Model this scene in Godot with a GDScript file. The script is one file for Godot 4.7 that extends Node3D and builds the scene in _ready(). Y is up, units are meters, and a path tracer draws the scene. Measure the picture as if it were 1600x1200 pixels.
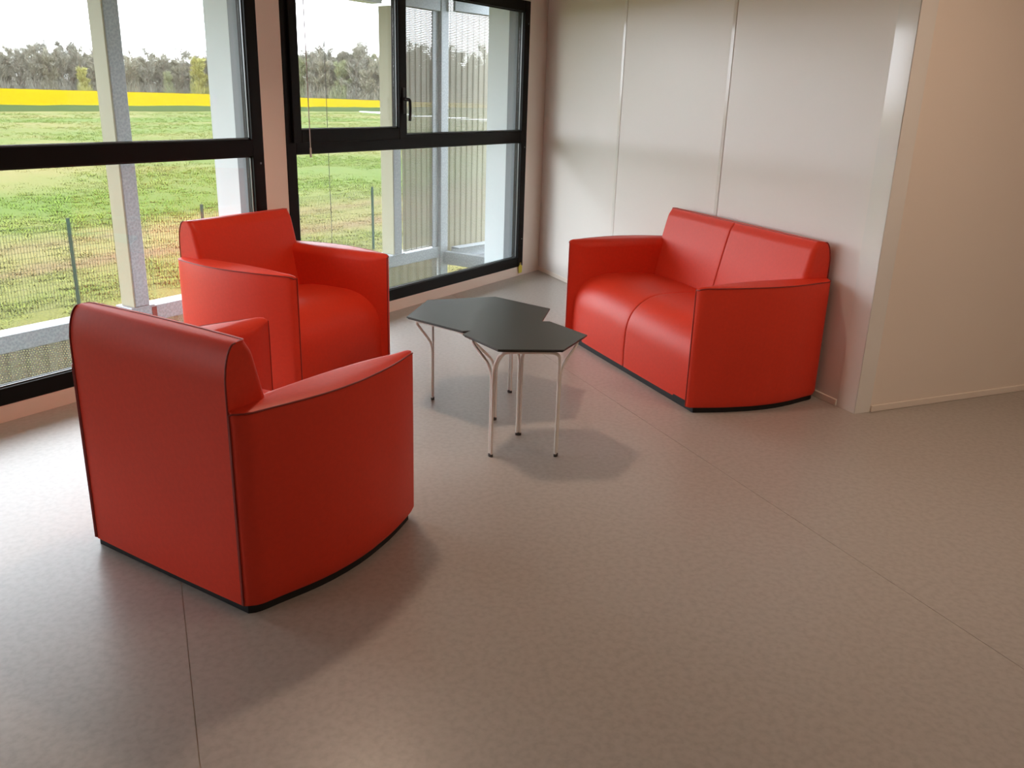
extends Node3D

# ---------------------------------------------------------------- frames
# Corner between the window wall and the panelled wall = origin. Panelled wall: x = 0. Window wall leaves at 55 degrees.
var BW := Basis(Vector3(-sin(deg_to_rad(55.0)), 0, cos(deg_to_rad(55.0))), Vector3.UP, Vector3(-cos(deg_to_rad(55.0)), 0, -sin(deg_to_rad(55.0))))
const WALL_L := 3.949
const CEIL := 2.62
const GROUND := -2.2
const LAMP_COLOR := Color(1.0, 0.87, 0.76)
const LAMP_A := 2.3
const FILL_LAMP := 1.72
var M := {}
var rng := RandomNumberGenerator.new()
var used := {}

# ---------------------------------------------------------------- mesh helpers: everything is a list of triangles
func orient(t: PackedVector3Array) -> PackedVector3Array:
	var v := 0.0
	var o := t[0]
	for i in range(0, t.size(), 3):
		v += (t[i] - o).dot((t[i + 1] - o).cross(t[i + 2] - o))
	if v > 0.0:
		for i in range(0, t.size(), 3):
			var s := t[i + 1]
			t[i + 1] = t[i + 2]
			t[i + 2] = s
	return t

func quad(t: PackedVector3Array, a: Vector3, b: Vector3, c: Vector3, d: Vector3) -> void:
	t.append(a); t.append(b); t.append(c)
	t.append(a); t.append(c); t.append(d)

func tbox(lo: Vector3, hi: Vector3) -> PackedVector3Array:
	var t := PackedVector3Array()
	var p := []
	for i in 8:
		p.append(Vector3(hi.x if i & 1 else lo.x, hi.y if i & 2 else lo.y, hi.z if i & 4 else lo.z))
	quad(t, p[0], p[1], p[3], p[2]); quad(t, p[5], p[4], p[6], p[7])
	quad(t, p[4], p[0], p[2], p[6]); quad(t, p[1], p[5], p[7], p[3])
	quad(t, p[2], p[3], p[7], p[6]); quad(t, p[4], p[5], p[1], p[0])
	return orient(t)

# box with chamfered edges
func cbox(lo: Vector3, hi: Vector3, c: float) -> PackedVector3Array:
	var s := hi - lo
	c = minf(c, minf(s.x, minf(s.y, s.z)) * 0.45)
	var m := (lo + hi) * 0.5
	var h := s * 0.5
	var t := PackedVector3Array()
	for ax in 3:
		var a := (ax + 1) % 3
		var b := (ax + 2) % 3
		for sg in [-1.0, 1.0]:
			var q := []
			for k in [[-1, -1], [1, -1], [1, 1], [-1, 1]]:
				var v := Vector3.ZERO
				v[ax] = sg * h[ax]; v[a] = k[0] * (h[a] - c); v[b] = k[1] * (h[b] - c)
				q.append(m + v)
			if sg < 0: quad(t, q[0], q[1], q[2], q[3])
			else: quad(t, q[3], q[2], q[1], q[0])
	for ax in 3:
		var a := (ax + 1) % 3
		var b := (ax + 2) % 3
		for sa in [-1.0, 1.0]:
			for sb in [-1.0, 1.0]:
				var q := []
				for e in [[-1, 0], [1, 0], [1, 1], [-1, 1]]:
					var v := Vector3.ZERO
					v[ax] = e[0] * (h[ax] - c)
					v[a] = sa * (h[a] - (c if e[1] else 0.0)); v[b] = sb * (h[b] - (0.0 if e[1] else c))
					q.append(m + v)
				if sa * sb > 0: quad(t, q[0], q[1], q[2], q[3])
				else: quad(t, q[3], q[2], q[1], q[0])
	for i in 8:
		var sg := Vector3(1 if i & 1 else -1, 1 if i & 2 else -1, 1 if i & 4 else -1)
		var q := []
		for ax in 3:
			var v := sg * (h - Vector3(c, c, c)); v[ax] = sg[ax] * h[ax]
			q.append(m + v)
		if sg.x * sg.y * sg.z > 0: t.append(q[0]); t.append(q[2]); t.append(q[1])
		else: t.append(q[0]); t.append(q[1]); t.append(q[2])
	return t

# rows of equal length; ring = each row closes on itself
func loft(rows: Array, ring := true, caps := true) -> PackedVector3Array:
	var t := PackedVector3Array()
	var n: int = rows[0].size()
	for i in rows.size() - 1:
		for j in (n if ring else n - 1):
			var k := (j + 1) % n
			quad(t, rows[i][j], rows[i][k], rows[i + 1][k], rows[i + 1][j])
	if caps:
		for e in [0, rows.size() - 1]:
			var c := Vector3.ZERO
			for p in rows[e]: c += p
			c /= n
			for j in n:
				var k := (j + 1) % n
				if e == 0: t.append(rows[e][k]); t.append(rows[e][j]); t.append(c)
				else: t.append(rows[e][j]); t.append(rows[e][k]); t.append(c)
	return orient(t) if caps else t

func tube(path: Array, r: float, sides := 8) -> PackedVector3Array:
	var rows := []
	var up := Vector3.UP
	var d0: Vector3 = (path[1] - path[0]).normalized()
	if absf(d0.dot(up)) > 0.9: up = Vector3.RIGHT
	var nrm := (up - d0 * up.dot(d0)).normalized()
	for i in path.size():
		var d: Vector3
		if i == 0: d = (path[1] - path[0]).normalized()
		elif i == path.size() - 1: d = (path[i] - path[i - 1]).normalized()
		else: d = ((path[i + 1] - path[i]).normalized() + (path[i] - path[i - 1]).normalized()).normalized()
		nrm = (nrm - d * nrm.dot(d)).normalized()
		var bi := d.cross(nrm)
		var row := []
		for k in sides:
			var a := TAU * k / sides
			row.append(path[i] + (nrm * cos(a) + bi * sin(a)) * r)
		rows.append(row)
	return loft(rows)

# vertical prism over a polygon in x,z, top edge chamfered by c
func prism(poly: PackedVector2Array, y0: float, y1: float, c := 0.0) -> PackedVector3Array:
	var t := PackedVector3Array()
	if Geometry2D.is_polygon_clockwise(poly):
		poly.reverse()
	var top := poly
	if c > 0.0:
		var off := Geometry2D.offset_polygon(poly, -c, Geometry2D.JOIN_MITER)
		if off.size() == 1 and off[0].size() == poly.size():
			var best := 0
			for i in off[0].size():
				if off[0][i].distance_squared_to(poly[0]) < off[0][best].distance_squared_to(poly[0]): best = i
			top = PackedVector2Array()
			for i in poly.size(): top.append(off[0][(best + i) % poly.size()])
		else:
			c = 0.0
	var n := poly.size()
	for i in n:
		var k := (i + 1) % n
		quad(t, _v(poly[i], y0), _v(poly[k], y0), _v(poly[k], y1 - c), _v(poly[i], y1 - c))
		if c > 0.0: quad(t, _v(poly[i], y1 - c), _v(poly[k], y1 - c), _v(top[k], y1), _v(top[i], y1))
	var ix := Geometry2D.triangulate_polygon(top)
	for i in range(0, ix.size(), 3):
		t.append(_v(top[ix[i]], y1)); t.append(_v(top[ix[i + 1]], y1)); t.append(_v(top[ix[i + 2]], y1))
	ix = Geometry2D.triangulate_polygon(poly)
	for i in range(0, ix.size(), 3):
		t.append(_v(poly[ix[i]], y0)); t.append(_v(poly[ix[i + 2]], y0)); t.append(_v(poly[ix[i + 1]], y0))
	# make every face look outwards: sides by construction, caps by their own normal
	var r := PackedVector3Array()
	var cen := Vector2.ZERO
	for i in range(0, t.size(), 3):
		var nn := (t[i + 2] - t[i]).cross(t[i + 1] - t[i])
		var flip := false
		var y := (t[i].y + t[i + 1].y + t[i + 2].y) / 3.0
		if absf(nn.y) > nn.length() * 0.99:
			flip = (nn.y > 0) != (y > (y0 + y1) * 0.5)
		else:
			var mid := (t[i] + t[i + 1] + t[i + 2]) / 3.0
			var hn := Vector2(nn.x, nn.z).normalized() * 0.0008
			flip = Geometry2D.is_point_in_polygon(Vector2(mid.x, mid.z) + hn, poly) and not Geometry2D.is_point_in_polygon(Vector2(mid.x, mid.z) - hn, poly)
			if c > 0.0 and y > y1 - c: flip = nn.y < 0
		r.append(t[i]); r.append(t[i + 2] if flip else t[i + 1]); r.append(t[i + 1] if flip else t[i + 2])
	return r

func _v(p: Vector2, y: float) -> Vector3:
	return Vector3(p.x, y, p.y)

func moved(t: PackedVector3Array, x: Transform3D) -> PackedVector3Array:
	var r := PackedVector3Array()
	r.resize(t.size())
	for i in t.size(): r[i] = x * t[i]
	return r

# triangles -> mesh with normals averaged across edges flatter than the crease angle
func mesh(t: PackedVector3Array, crease := 32.0) -> ArrayMesh:
	var nf := t.size() / 3
	var fn := PackedVector3Array(); fn.resize(nf)
	var fu := PackedVector3Array(); fu.resize(nf)
	var at := {}
	for f in nf:
		var n := (t[f * 3 + 2] - t[f * 3]).cross(t[f * 3 + 1] - t[f * 3])
		fn[f] = n
		fu[f] = n.normalized()
		for k in 3:
			var p := t[f * 3 + k]
			var key := Vector3i(roundi(p.x * 4000), roundi(p.y * 4000), roundi(p.z * 4000))
			if at.has(key): at[key].append(f)
			else: at[key] = [f]
	var cc := cos(deg_to_rad(crease))
	var normals := PackedVector3Array(); normals.resize(t.size())
	for f in nf:
		for k in 3:
			var p := t[f * 3 + k]
			var s := Vector3.ZERO
			for g in at[Vector3i(roundi(p.x * 4000), roundi(p.y * 4000), roundi(p.z * 4000))]:
				if fu[g].dot(fu[f]) >= cc: s += fn[g]
			normals[f * 3 + k] = s.normalized() if s.length_squared() > 1e-20 else Vector3.UP
	var a := []
	a.resize(Mesh.ARRAY_MAX)
	a[Mesh.ARRAY_VERTEX] = t
	a[Mesh.ARRAY_NORMAL] = normals
	var m := ArrayMesh.new()
	m.add_surface_from_arrays(Mesh.PRIMITIVE_TRIANGLES, a)
	return m

# ---------------------------------------------------------------- scene helpers
func numbered(called: String) -> String:
	used[called] = used.get(called, -1) + 1
	return called if used[called] == 0 else "%s_%03d" % [called, used[called]]

func tag(o: Node3D, label := "", category := "", group := "", kind := "") -> Node3D:
	if label: o.set_meta("label", label)
	if category: o.set_meta("category", category)
	if group: o.set_meta("group", group)
	if kind: o.set_meta("kind", kind)
	return o

func thing(called: String, label: String, category: String, x := Transform3D(), group := "") -> Node3D:
	var o := Node3D.new()
	o.name = numbered(called)
	add_child(o)
	o.transform = x
	return tag(o, label, category, group)

func struct(called: String, label: String, category: String, x := Transform3D()) -> Node3D:
	return tag(thing(called, label, category, x), "", "", "", "structure")

func put(m: Mesh, called: String, mat: Material, parent: Node3D = self) -> MeshInstance3D:
	var o := MeshInstance3D.new()
	o.mesh = m
	o.material_override = mat
	o.name = numbered(called) if parent == self else called
	parent.add_child(o, true)
	return o

func part(t: PackedVector3Array, called: String, mat: Material, parent: Node3D, crease := 32.0) -> MeshInstance3D:
	return put(mesh(t, crease), called, mat, parent)

func at_wall(u: float, h: float, out: float) -> Transform3D:
	return Transform3D(BW, BW * Vector3(u, h, out))

# ---------------------------------------------------------------- materials
func noise_tex(freq: float, ramp: Array, seed_ := 1, size := 512, oct := 4, kind := FastNoiseLite.TYPE_SIMPLEX_SMOOTH) -> ImageTexture:
	var n := FastNoiseLite.new()
	n.seed = seed_
	n.noise_type = kind
	n.frequency = freq
	n.fractal_octaves = oct
	var im := n.get_seamless_image(size, size)
	im.convert(Image.FORMAT_RGB8)
	var g := Gradient.new()
	var offs := PackedFloat32Array()
	var cols := PackedColorArray()
	for r in ramp: offs.append(r[0]); cols.append(r[1])
	g.offsets = offs
	g.colors = cols
	var lut := []
	for i in 256: lut.append(g.sample(i / 255.0))
	for y in size:
		for x in size:
			im.set_pixel(x, y, lut[int(im.get_pixel(x, y).r * 255.0)])
	return ImageTexture.create_from_image(im)

func mat(c: Color, rough := 0.6, metal := 0.0, spec := 0.5) -> StandardMaterial3D:
	var m := StandardMaterial3D.new()
	m.albedo_color = c
	m.roughness = rough
	m.metallic = metal
	m.metallic_specular = spec
	return m

func tri(m: StandardMaterial3D, scale: float, world := false) -> StandardMaterial3D:
	m.uv1_triplanar = true
	m.uv1_world_triplanar = world
	m.uv1_scale = Vector3.ONE * scale
	return m

func bump(m: StandardMaterial3D, freq: float, strength: float, seed_ := 3, kind := FastNoiseLite.TYPE_SIMPLEX_SMOOTH, size := 512) -> StandardMaterial3D:
	var n := FastNoiseLite.new()
	n.seed = seed_
	n.noise_type = kind
	n.frequency = freq
	n.fractal_octaves = 3
	var im := n.get_seamless_image(size, size)
	im.convert(Image.FORMAT_RGBA8)
	im.bump_map_to_normal_map(2.0)
	m.normal_enabled = true
	m.normal_texture = ImageTexture.create_from_image(im)
	m.normal_scale = strength
	return m

func make_materials() -> void:
	var g := func(v: float) -> Color: return Color(v, v, v)
	M.leather = bump(tri(mat(Color8(223, 60, 36), 0.46, 0.0, 0.37), 9.0), 0.12, 0.07, 11)
	M.leather.albedo_texture = noise_tex(0.02, [[0.2, Color(0.975, 0.975, 0.975)], [0.8, Color(1, 1, 1)]], 5, 256)
	M.piping = mat(Color8(138, 32, 22), 0.5)
	M.thread = mat(Color8(112, 24, 18), 0.7)
	M.black_plinth = mat(Color8(16, 15, 15), 0.7)
	M.vinyl = bump(tri(mat(Color8(182, 175, 169), 0.33, 0.0, 0.6), 0.9, true), 0.12, 0.035, 8)
	M.vinyl.albedo_texture = noise_tex(0.035, [[0.15, Color(0.925, 0.92, 0.915)], [0.5, Color(0.97, 0.967, 0.963)], [0.85, Color(1, 1, 1)]], 21, 1024, 6)
	M.vinyl.roughness_texture = null
	M.underlay = mat(Color8(205, 190, 175), 0.8)
	M.panel = bump(tri(mat(Color8(236, 231, 226), 0.34, 0.0, 0.5), 0.7), 0.01, 0.03, 9)
	M.paint = bump(tri(mat(Color8(242, 231, 220), 0.55, 0.0, 0.4), 1.4), 0.08, 0.04, 10)
	M.profile = mat(Color8(240, 238, 234), 0.12, 0.0, 0.6)
	M.gloss_strip = mat(Color8(238, 236, 232), 0.07, 0.0, 0.5)
	M.ceiling = tri(mat(Color8(232, 226, 216), 0.9), 1.0)
	M.frame = bump(tri(mat(Color8(14, 14, 15), 0.36, 0.0, 0.28), 3.0), 0.2, 0.03, 12)
	M.gasket = mat(Color8(10, 10, 10), 0.5)
	M.bead = mat(Color8(120, 124, 126), 0.3, 0.6)
	M.handle = mat(Color8(9, 9, 10), 0.35)
	M.glass = mat(Color(0.93, 0.97, 0.96, 0.06), 0.0, 0.0, 0.5)
	M.glass.transparency = BaseMaterial3D.TRANSPARENCY_ALPHA
	M.white_clad = bump(tri(mat(Color8(216, 225, 230), 0.6), 2.0), 0.05, 0.05, 14)
	M.grey_flash = mat(Color8(104, 112, 119), 0.5, 0.2)
	M.cream = mat(Color8(157, 153, 129), 0.55)
	M.galv = tri(mat(Color8(172, 178, 182), 0.45, 0.35), 4.0)
	M.galv.albedo_texture = noise_tex(0.06, [[0.0, Color(0.78, 0.80, 0.82)], [0.45, Color(0.9, 0.91, 0.92)], [0.55, Color(0.95, 0.95, 0.96)], [1.0, Color(1, 1, 1)]], 31, 256, 2, FastNoiseLite.TYPE_CELLULAR)
	M.reflection_red = mat(Color8(120, 40, 34), 0.7)  # colour of the armchair's reflection, put on a thin plate at the rail
	M.deck = mat(Color8(120, 110, 112), 0.8)
	M.table_top = bump(tri(mat(Color8(50, 53, 52), 0.36, 0.0, 0.6), 4.0), 0.2, 0.03, 16)
	M.table_edge = mat(Color8(14, 14, 14), 0.5)
	M.white_steel = mat(Color8(236, 231, 225), 0.3, 0.0, 0.5)
	M.foot = mat(Color8(60, 56, 54), 0.6)
	M.tag_yellow = mat(Color8(232, 222, 84), 0.4)
	M.brass = mat(Color8(200, 195, 180), 0.3, 0.9)
	M.cord_white = mat(Color8(225, 225, 225), 0.5)
	M.cable = mat(Color8(60, 62, 60), 0.6)
	M.fence_green = mat(Color8(30, 54, 44), 0.6, 0.0, 0.2)
	M.fence_wire = mat(Color8(40, 50, 36), 0.7, 0.0, 0.2)
	# perforated sheet: round holes punched through, as alpha
	var w := 32
	var hh := 56
	var im := Image.create(w, hh, false, Image.FORMAT_RGBA8)
	for y in hh:
		for x in w:
			var d := 1e9
			for c in [Vector2(0, 0), Vector2(32, 0), Vector2(0, 56), Vector2(32, 56), Vector2(16, 28)]:
				d = minf(d, Vector2(x + 0.5, y + 0.5).distance_to(c))
			im.set_pixel(x, y, Color(1, 1, 1, clampf((d - 6.0) / 2.0 + 0.5, 0.0, 1.0)))
	M.perforated = mat(Color8(142, 137, 121), 0.5, 0.1)
	M.perforated.albedo_texture = ImageTexture.create_from_image(im)
	M.perforated.transparency = BaseMaterial3D.TRANSPARENCY_ALPHA_SCISSOR
	M.perforated.alpha_scissor_threshold = 0.5
	M.perforated.cull_mode = BaseMaterial3D.CULL_DISABLED
	# outdoors
	M.ground = tri(mat(Color.WHITE, 0.95, 0.0, 0.2), 0.35, true)
	M.ground.vertex_color_use_as_albedo = true
	M.ground.albedo_texture = noise_tex(0.05, [[0.1, Color(0.52, 0.53, 0.48)], [0.5, Color(0.84, 0.84, 0.80)], [0.85, Color(1, 1, 1)]], 41, 1024, 7)
	M.blade = mat(Color.WHITE, 0.8, 0.0, 0.2)
	M.blade.vertex_color_use_as_albedo = true
	M.blade.cull_mode = BaseMaterial3D.CULL_DISABLED
	M.rape_top = tri(mat(Color8(118, 100, 0), 1.0, 0.0, 0.0), 0.04, true)
	M.rape_top.albedo_texture = noise_tex(0.02, [[0.1, Color(0.86, 0.88, 0.7)], [0.6, Color(1, 1, 1)]], 43, 256)
	M.rape_side = mat(Color8(70, 86, 52), 1.0, 0.0, 0.0)
	M.bark = mat(Color8(104, 98, 88), 1.0, 0.0, 0.0)
	M.twig = [mat(Color8(119, 117, 107), 1.0, 0.0, 0.0), mat(Color8(124, 121, 106), 1.0, 0.0, 0.0), mat(Color8(116, 120, 92), 1.0, 0.0, 0.0), mat(Color8(140, 138, 82), 1.0, 0.0, 0.0)]
	M.gravel = mat(Color8(205, 208, 206), 0.95)
	M.lamp = mat(Color(1, 1, 1), 0.6)
	M.lamp.emission_enabled = true
	M.lamp.emission = Color(1.0, 0.86, 0.74)
	M.lamp.emission_energy_multiplier = 2.0

# ---------------------------------------------------------------- upholstery
const ARM_Z := [0.0, 0.004, 0.012, 0.026, 0.045, 0.07, 0.10, 0.15, 0.20, 0.25, 0.30, 0.36, 0.42, 0.48, 0.55, 0.60, 0.65, 0.70, 0.74, 0.765, 0.782, 0.792, 0.797, 0.799]
const ARM_O := [0.369, 0.379, 0.388, 0.401, 0.410, 0.416, 0.422, 0.434, 0.446, 0.455, 0.461, 0.464, 0.463, 0.458, 0.447, 0.438, 0.426, 0.412, 0.400, 0.392, 0.385, 0.377, 0.368, 0.362]
const ARM_I := [0.292, 0.292, 0.292, 0.292, 0.292, 0.292, 0.292, 0.292, 0.292, 0.292, 0.292, 0.292, 0.293, 0.295, 0.300, 0.305, 0.312, 0.322, 0.333, 0.341, 0.346, 0.349, 0.350, 0.351]
const ARM_H := 0.65
const BASE_H := 0.03
const BACK_H := 0.838

func arm_at(a: Array, z: float) -> float:
	for i in ARM_Z.size() - 1:
		if z <= ARM_Z[i + 1]: return lerpf(a[i], a[i + 1], clampf((z - ARM_Z[i]) / (ARM_Z[i + 1] - ARM_Z[i]), 0, 1))
	return a[-1]

func arm_top(z: float) -> float:
	var d := maxf(0.0, z - 0.757) / 0.04
	return ARM_H - 0.012 * (1.0 - sqrt(maxf(0.0, 1.0 - minf(1.0, d * d)))) + 0.004 * sin(PI * clampf(z / 0.8, 0, 1))

func arm_mesh(side: float, dx: float) -> PackedVector3Array:
	var rows := []
	for i in ARM_Z.size():
		var z: float = ARM_Z[i]
		var o: float = ARM_O[i] + dx
		var n: float = ARM_I[i] + dx
		var top := arm_top(z)
		var r := minf(0.05, (o - n) * 0.6)
		var zz := z
		var row := []
		row.append(Vector3(n, BASE_H, zz)); row.append(Vector3(n, 0.3, zz)); row.append(Vector3(n, top - r - 0.06, zz))
		for k in 7:
			var a := PI * 0.5 * k / 6.0
			row.append(Vector3(n + r - r * cos(a), top - r + r * sin(a), zz))
		var wide := o - n - r
		row.append(Vector3(o - wide * 0.5, top - 0.002, zz)); row.append(Vector3(o - 0.006, top - 0.006, zz)); row.append(Vector3(o, top - 0.014, zz))
		for k in [0.55, 0.45, 0.35, 0.25, 0.16, 0.09, 0.05]:
			row.append(Vector3(o + 0.012 * sin(PI * (k - 0.03) / 0.62) * smoothstep(0.0, 0.15, z) * (1.0 - smoothstep(0.65, 0.797, z)), k, zz))
		row.append(Vector3(o - 0.010, BASE_H, zz))
		for k in row.size(): row[k].x *= side
		rows.append(row)
	return loft(rows)

func back_rear(y: float) -> float:
	var t := clampf((y - 0.715) / (BACK_H - 0.715), 0, 1)
	return 0.046 * (1.0 - sqrt(maxf(0.0, 1.0 - t * t)))

func back_front(y: float) -> float:
	return 0.098 + 0.105 * pow(clampf((BACK_H - y) / 0.42, 0, 2), 0.9) - 0.012 * smoothstep(0.79, BACK_H, y)

func back_mesh(hw: float, groove: bool) -> PackedVector3Array:
	var rows := []
	for y in [BASE_H, 0.2, 0.4, 0.5, 0.6, 0.66, 0.70, 0.72, 0.74, 0.76, 0.775, 0.79, 0.80, 0.81, 0.818, 0.825, 0.831, 0.835, BACK_H]:
		var zr := back_rear(y)
		var zf := back_front(y)
		var r := minf(0.03, (zf - zr) * 0.6)
		var row := []
		for k in 9: row.append(Vector3(lerpf(hw - 0.004, -hw + 0.004, k / 8.0), y, zr - 0.004 * sin(PI * k / 8.0)))
		row.append(Vector3(-hw, y, zr + 0.004))
		for k in 6:
			var a := PI * 0.5 * k / 5.0
			row.append(Vector3(-hw + r - r * cos(a), y, zf - r + r * sin(a)))
		var xs := [-0.8, -0.6, -0.4, -0.2, -0.05]
		for x in xs: row.append(Vector3(x * (hw - r), y, zf + 0.010 * (1.0 - x * x)))
		if groove:
			for gx in [[-0.010, 0.0], [-0.004, 0.003], [-0.0015, 0.008], [0.0015, 0.008], [0.004, 0.003], [0.010, 0.0]]: row.append(Vector3(gx[0], y, zf + 0.010 - gx[1]))
		else:
			row.append(Vector3(0, y, zf + 0.010))
		xs.reverse()
		for x in xs: row.append(Vector3(-x * (hw - r), y, zf + 0.010 * (1.0 - x * x)))
		for k in 6:
			var a := PI * 0.5 * (5 - k) / 5.0
			row.append(Vector3(hw - r + r * cos(a), y, zf - r + r * sin(a)))
		row.append(Vector3(hw, y, zr + 0.004))
		rows.append(row)
	return loft(rows)

func seat_profile() -> Array:
	var p := [Vector2(0.12, 0.40), Vector2(0.20, 0.425), Vector2(0.30, 0.441), Vector2(0.40, 0.447), Vector2(0.48, 0.446)]
	var c := Vector2(0.50, 0.19)
	for k in range(1, 13):
		var a := PI * 0.5 * (1.0 - k / 12.0)
		p.append(c + Vector2(pow(cos(a), 0.82) * 0.268, pow(sin(a), 0.82) * 0.256))
	p.append(Vector2(0.770, 0.12)); p.append(Vector2(0.768, BASE_H))
	return p

func seat_mesh(dx: float, groove: bool) -> PackedVector3Array:
	var prof := seat_profile()
	var rows := []
	for i in prof.size():
		var p: Vector2 = prof[i]
		var t: Vector2 = ((prof[mini(i + 1, prof.size() - 1)] as Vector2) - (prof[maxi(i - 1, 0)] as Vector2)).normalized()
		var n := Vector2(-t.y, t.x)
		if n.y < 0 and n.x < 0: n = -n
		var hw := arm_at(ARM_I, p.x) + dx + 0.006
		var cols := []
		for x in [-1.0, -0.97, -0.85, -0.6, -0.3, -0.06]: cols.append([x * hw, -0.008 * x * x * x * x])
		if groove:
			for gx in [[-0.010, 0.0], [-0.004, -0.003], [-0.0015, -0.008], [0.0015, -0.008], [0.004, -0.003], [0.010, 0.0]]: cols.append(gx)
		for x in [0.06, 0.3, 0.6, 0.85, 0.97, 1.0]: cols.append([x * hw, -0.008 * x * x * x * x])
		var row := []
		for c in cols: row.append(Vector3(c[0], p.y + n.y * c[1], p.x + n.x * c[1]))
		# underside closes the ring
		row.append(Vector3(hw * 0.98, BASE_H, minf(p.x, 0.70))); row.append(Vector3(-hw * 0.98, BASE_H, minf(p.x, 0.70)))
		rows.append(row)
	return loft(rows)

func upholstered(called: String, label: String, category: String, x: Transform3D, dx: float, rear: float, sofa: bool, group := "") -> Node3D:
	var o := thing(called, label, category, x, group)
	var hw := rear
	# plinth, a little inside the upholstery
	var pl := PackedVector2Array()
	for i in ARM_Z.size():
		if ARM_Z[i] > 0.01 and ARM_Z[i] < 0.775: pl.append(Vector2(ARM_O[i] + dx - 0.02, ARM_Z[i]))
	for i in range(ARM_Z.size() - 1, -1, -1):
		if ARM_Z[i] > 0.01 and ARM_Z[i] < 0.775: pl.append(Vector2(-ARM_O[i] - dx + 0.02, ARM_Z[i]))
	part(prism(pl, 0.0, BASE_H + 0.01), "plinth", M.black_plinth, o)
	var b := part(back_mesh(hw, sofa), "backrest", M.leather, o, 50)
	var s := part(seat_mesh(dx, sofa), "seat", M.leather, o, 50)
	for sd in [-1.0, 1.0]:
		var a := part(arm_mesh(sd, dx), "armrest", M.leather, o, 50)
		var path := []
		for y in [0.034, 0.2, 0.4, 0.6]: path.append(Vector3(sd * (ARM_O[0] + dx - 0.003), y, -0.002))
		for i in ARM_Z.size(): path.append(Vector3(sd * (ARM_O[i] + dx - 0.001), arm_top(ARM_Z[i]) - 0.008, ARM_Z[i]))
		path[4] = Vector3(sd * (ARM_O[0] + dx - 0.003), ARM_H - 0.012, -0.002)
		var lx: float = sd * (ARM_I[-1] + dx + 0.001)
		path[-1] = Vector3(lx, arm_top(0.797) - 0.006, 0.799)
		for y in [0.60, 0.45, 0.3, 0.15, 0.034]: path.append(Vector3(lx, y, 0.8))
		part(tube(path, 0.003, 6), "piping", M.piping, a, 60)
	# piping of the back: up one rear edge, over the roll, along the top, down the other
	var bp := []
	var ys := [0.034, 0.3, 0.5, 0.62, 0.70, 0.74, 0.77, 0.79, 0.805, 0.818, 0.828, 0.834]
	for y in ys: bp.append(Vector3(-hw, y, back_rear(y) - 0.001))
	for k in 9: bp.append(Vector3(lerpf(-hw + 0.008, hw - 0.008, k / 8.0), BACK_H - 0.001, back_front(BACK_H) - 0.012 + 0.010 * (1.0 - pow(k / 4.0 - 1.0, 2))))
	ys.reverse()
	for y in ys: bp.append(Vector3(hw, y, back_rear(y) - 0.001))
	part(tube(bp, 0.003, 6), "piping", M.piping, b, 60)
	if sofa:
		var sp := []
		for p in seat_profile(): if p.x > 0.19: sp.append(Vector3(0, p.y - 0.006, p.x - (0.006 if p.x > 0.72 else 0.0)))
		part(tube(sp, 0.0018, 5), "seam", M.thread, s, 60)
		var sb := []
		for y in [0.40, 0.5, 0.6, 0.7, 0.8, 0.83]: sb.append(Vector3(0, y, back_front(y) + 0.003))
		part(tube(sb, 0.0018, 5), "seam", M.thread, b, 60)
	return o

# ---------------------------------------------------------------- hexagonal table on three legs of paired tube
func arc_path(pts: Array, r: float, steps := 5) -> Array:
	var out := [pts[0]]
	for i in range(1, pts.size() - 1):
		var a: Vector3 = (pts[i - 1] - pts[i]).normalized()
		var b: Vector3 = (pts[i + 1] - pts[i]).normalized()
		var l := minf(r, 0.45 * minf(pts[i].distance_to(pts[i - 1]), pts[i].distance_to(pts[i + 1])))
		var p0: Vector3 = pts[i] + a * l
		var p1: Vector3 = pts[i] + b * l
		for k in steps + 1:
			var t := float(k) / steps
			out.append(p0.lerp(pts[i], t).lerp((pts[i] as Vector3).lerp(p1, t), t))
	out.append(pts[-1])
	return out

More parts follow.
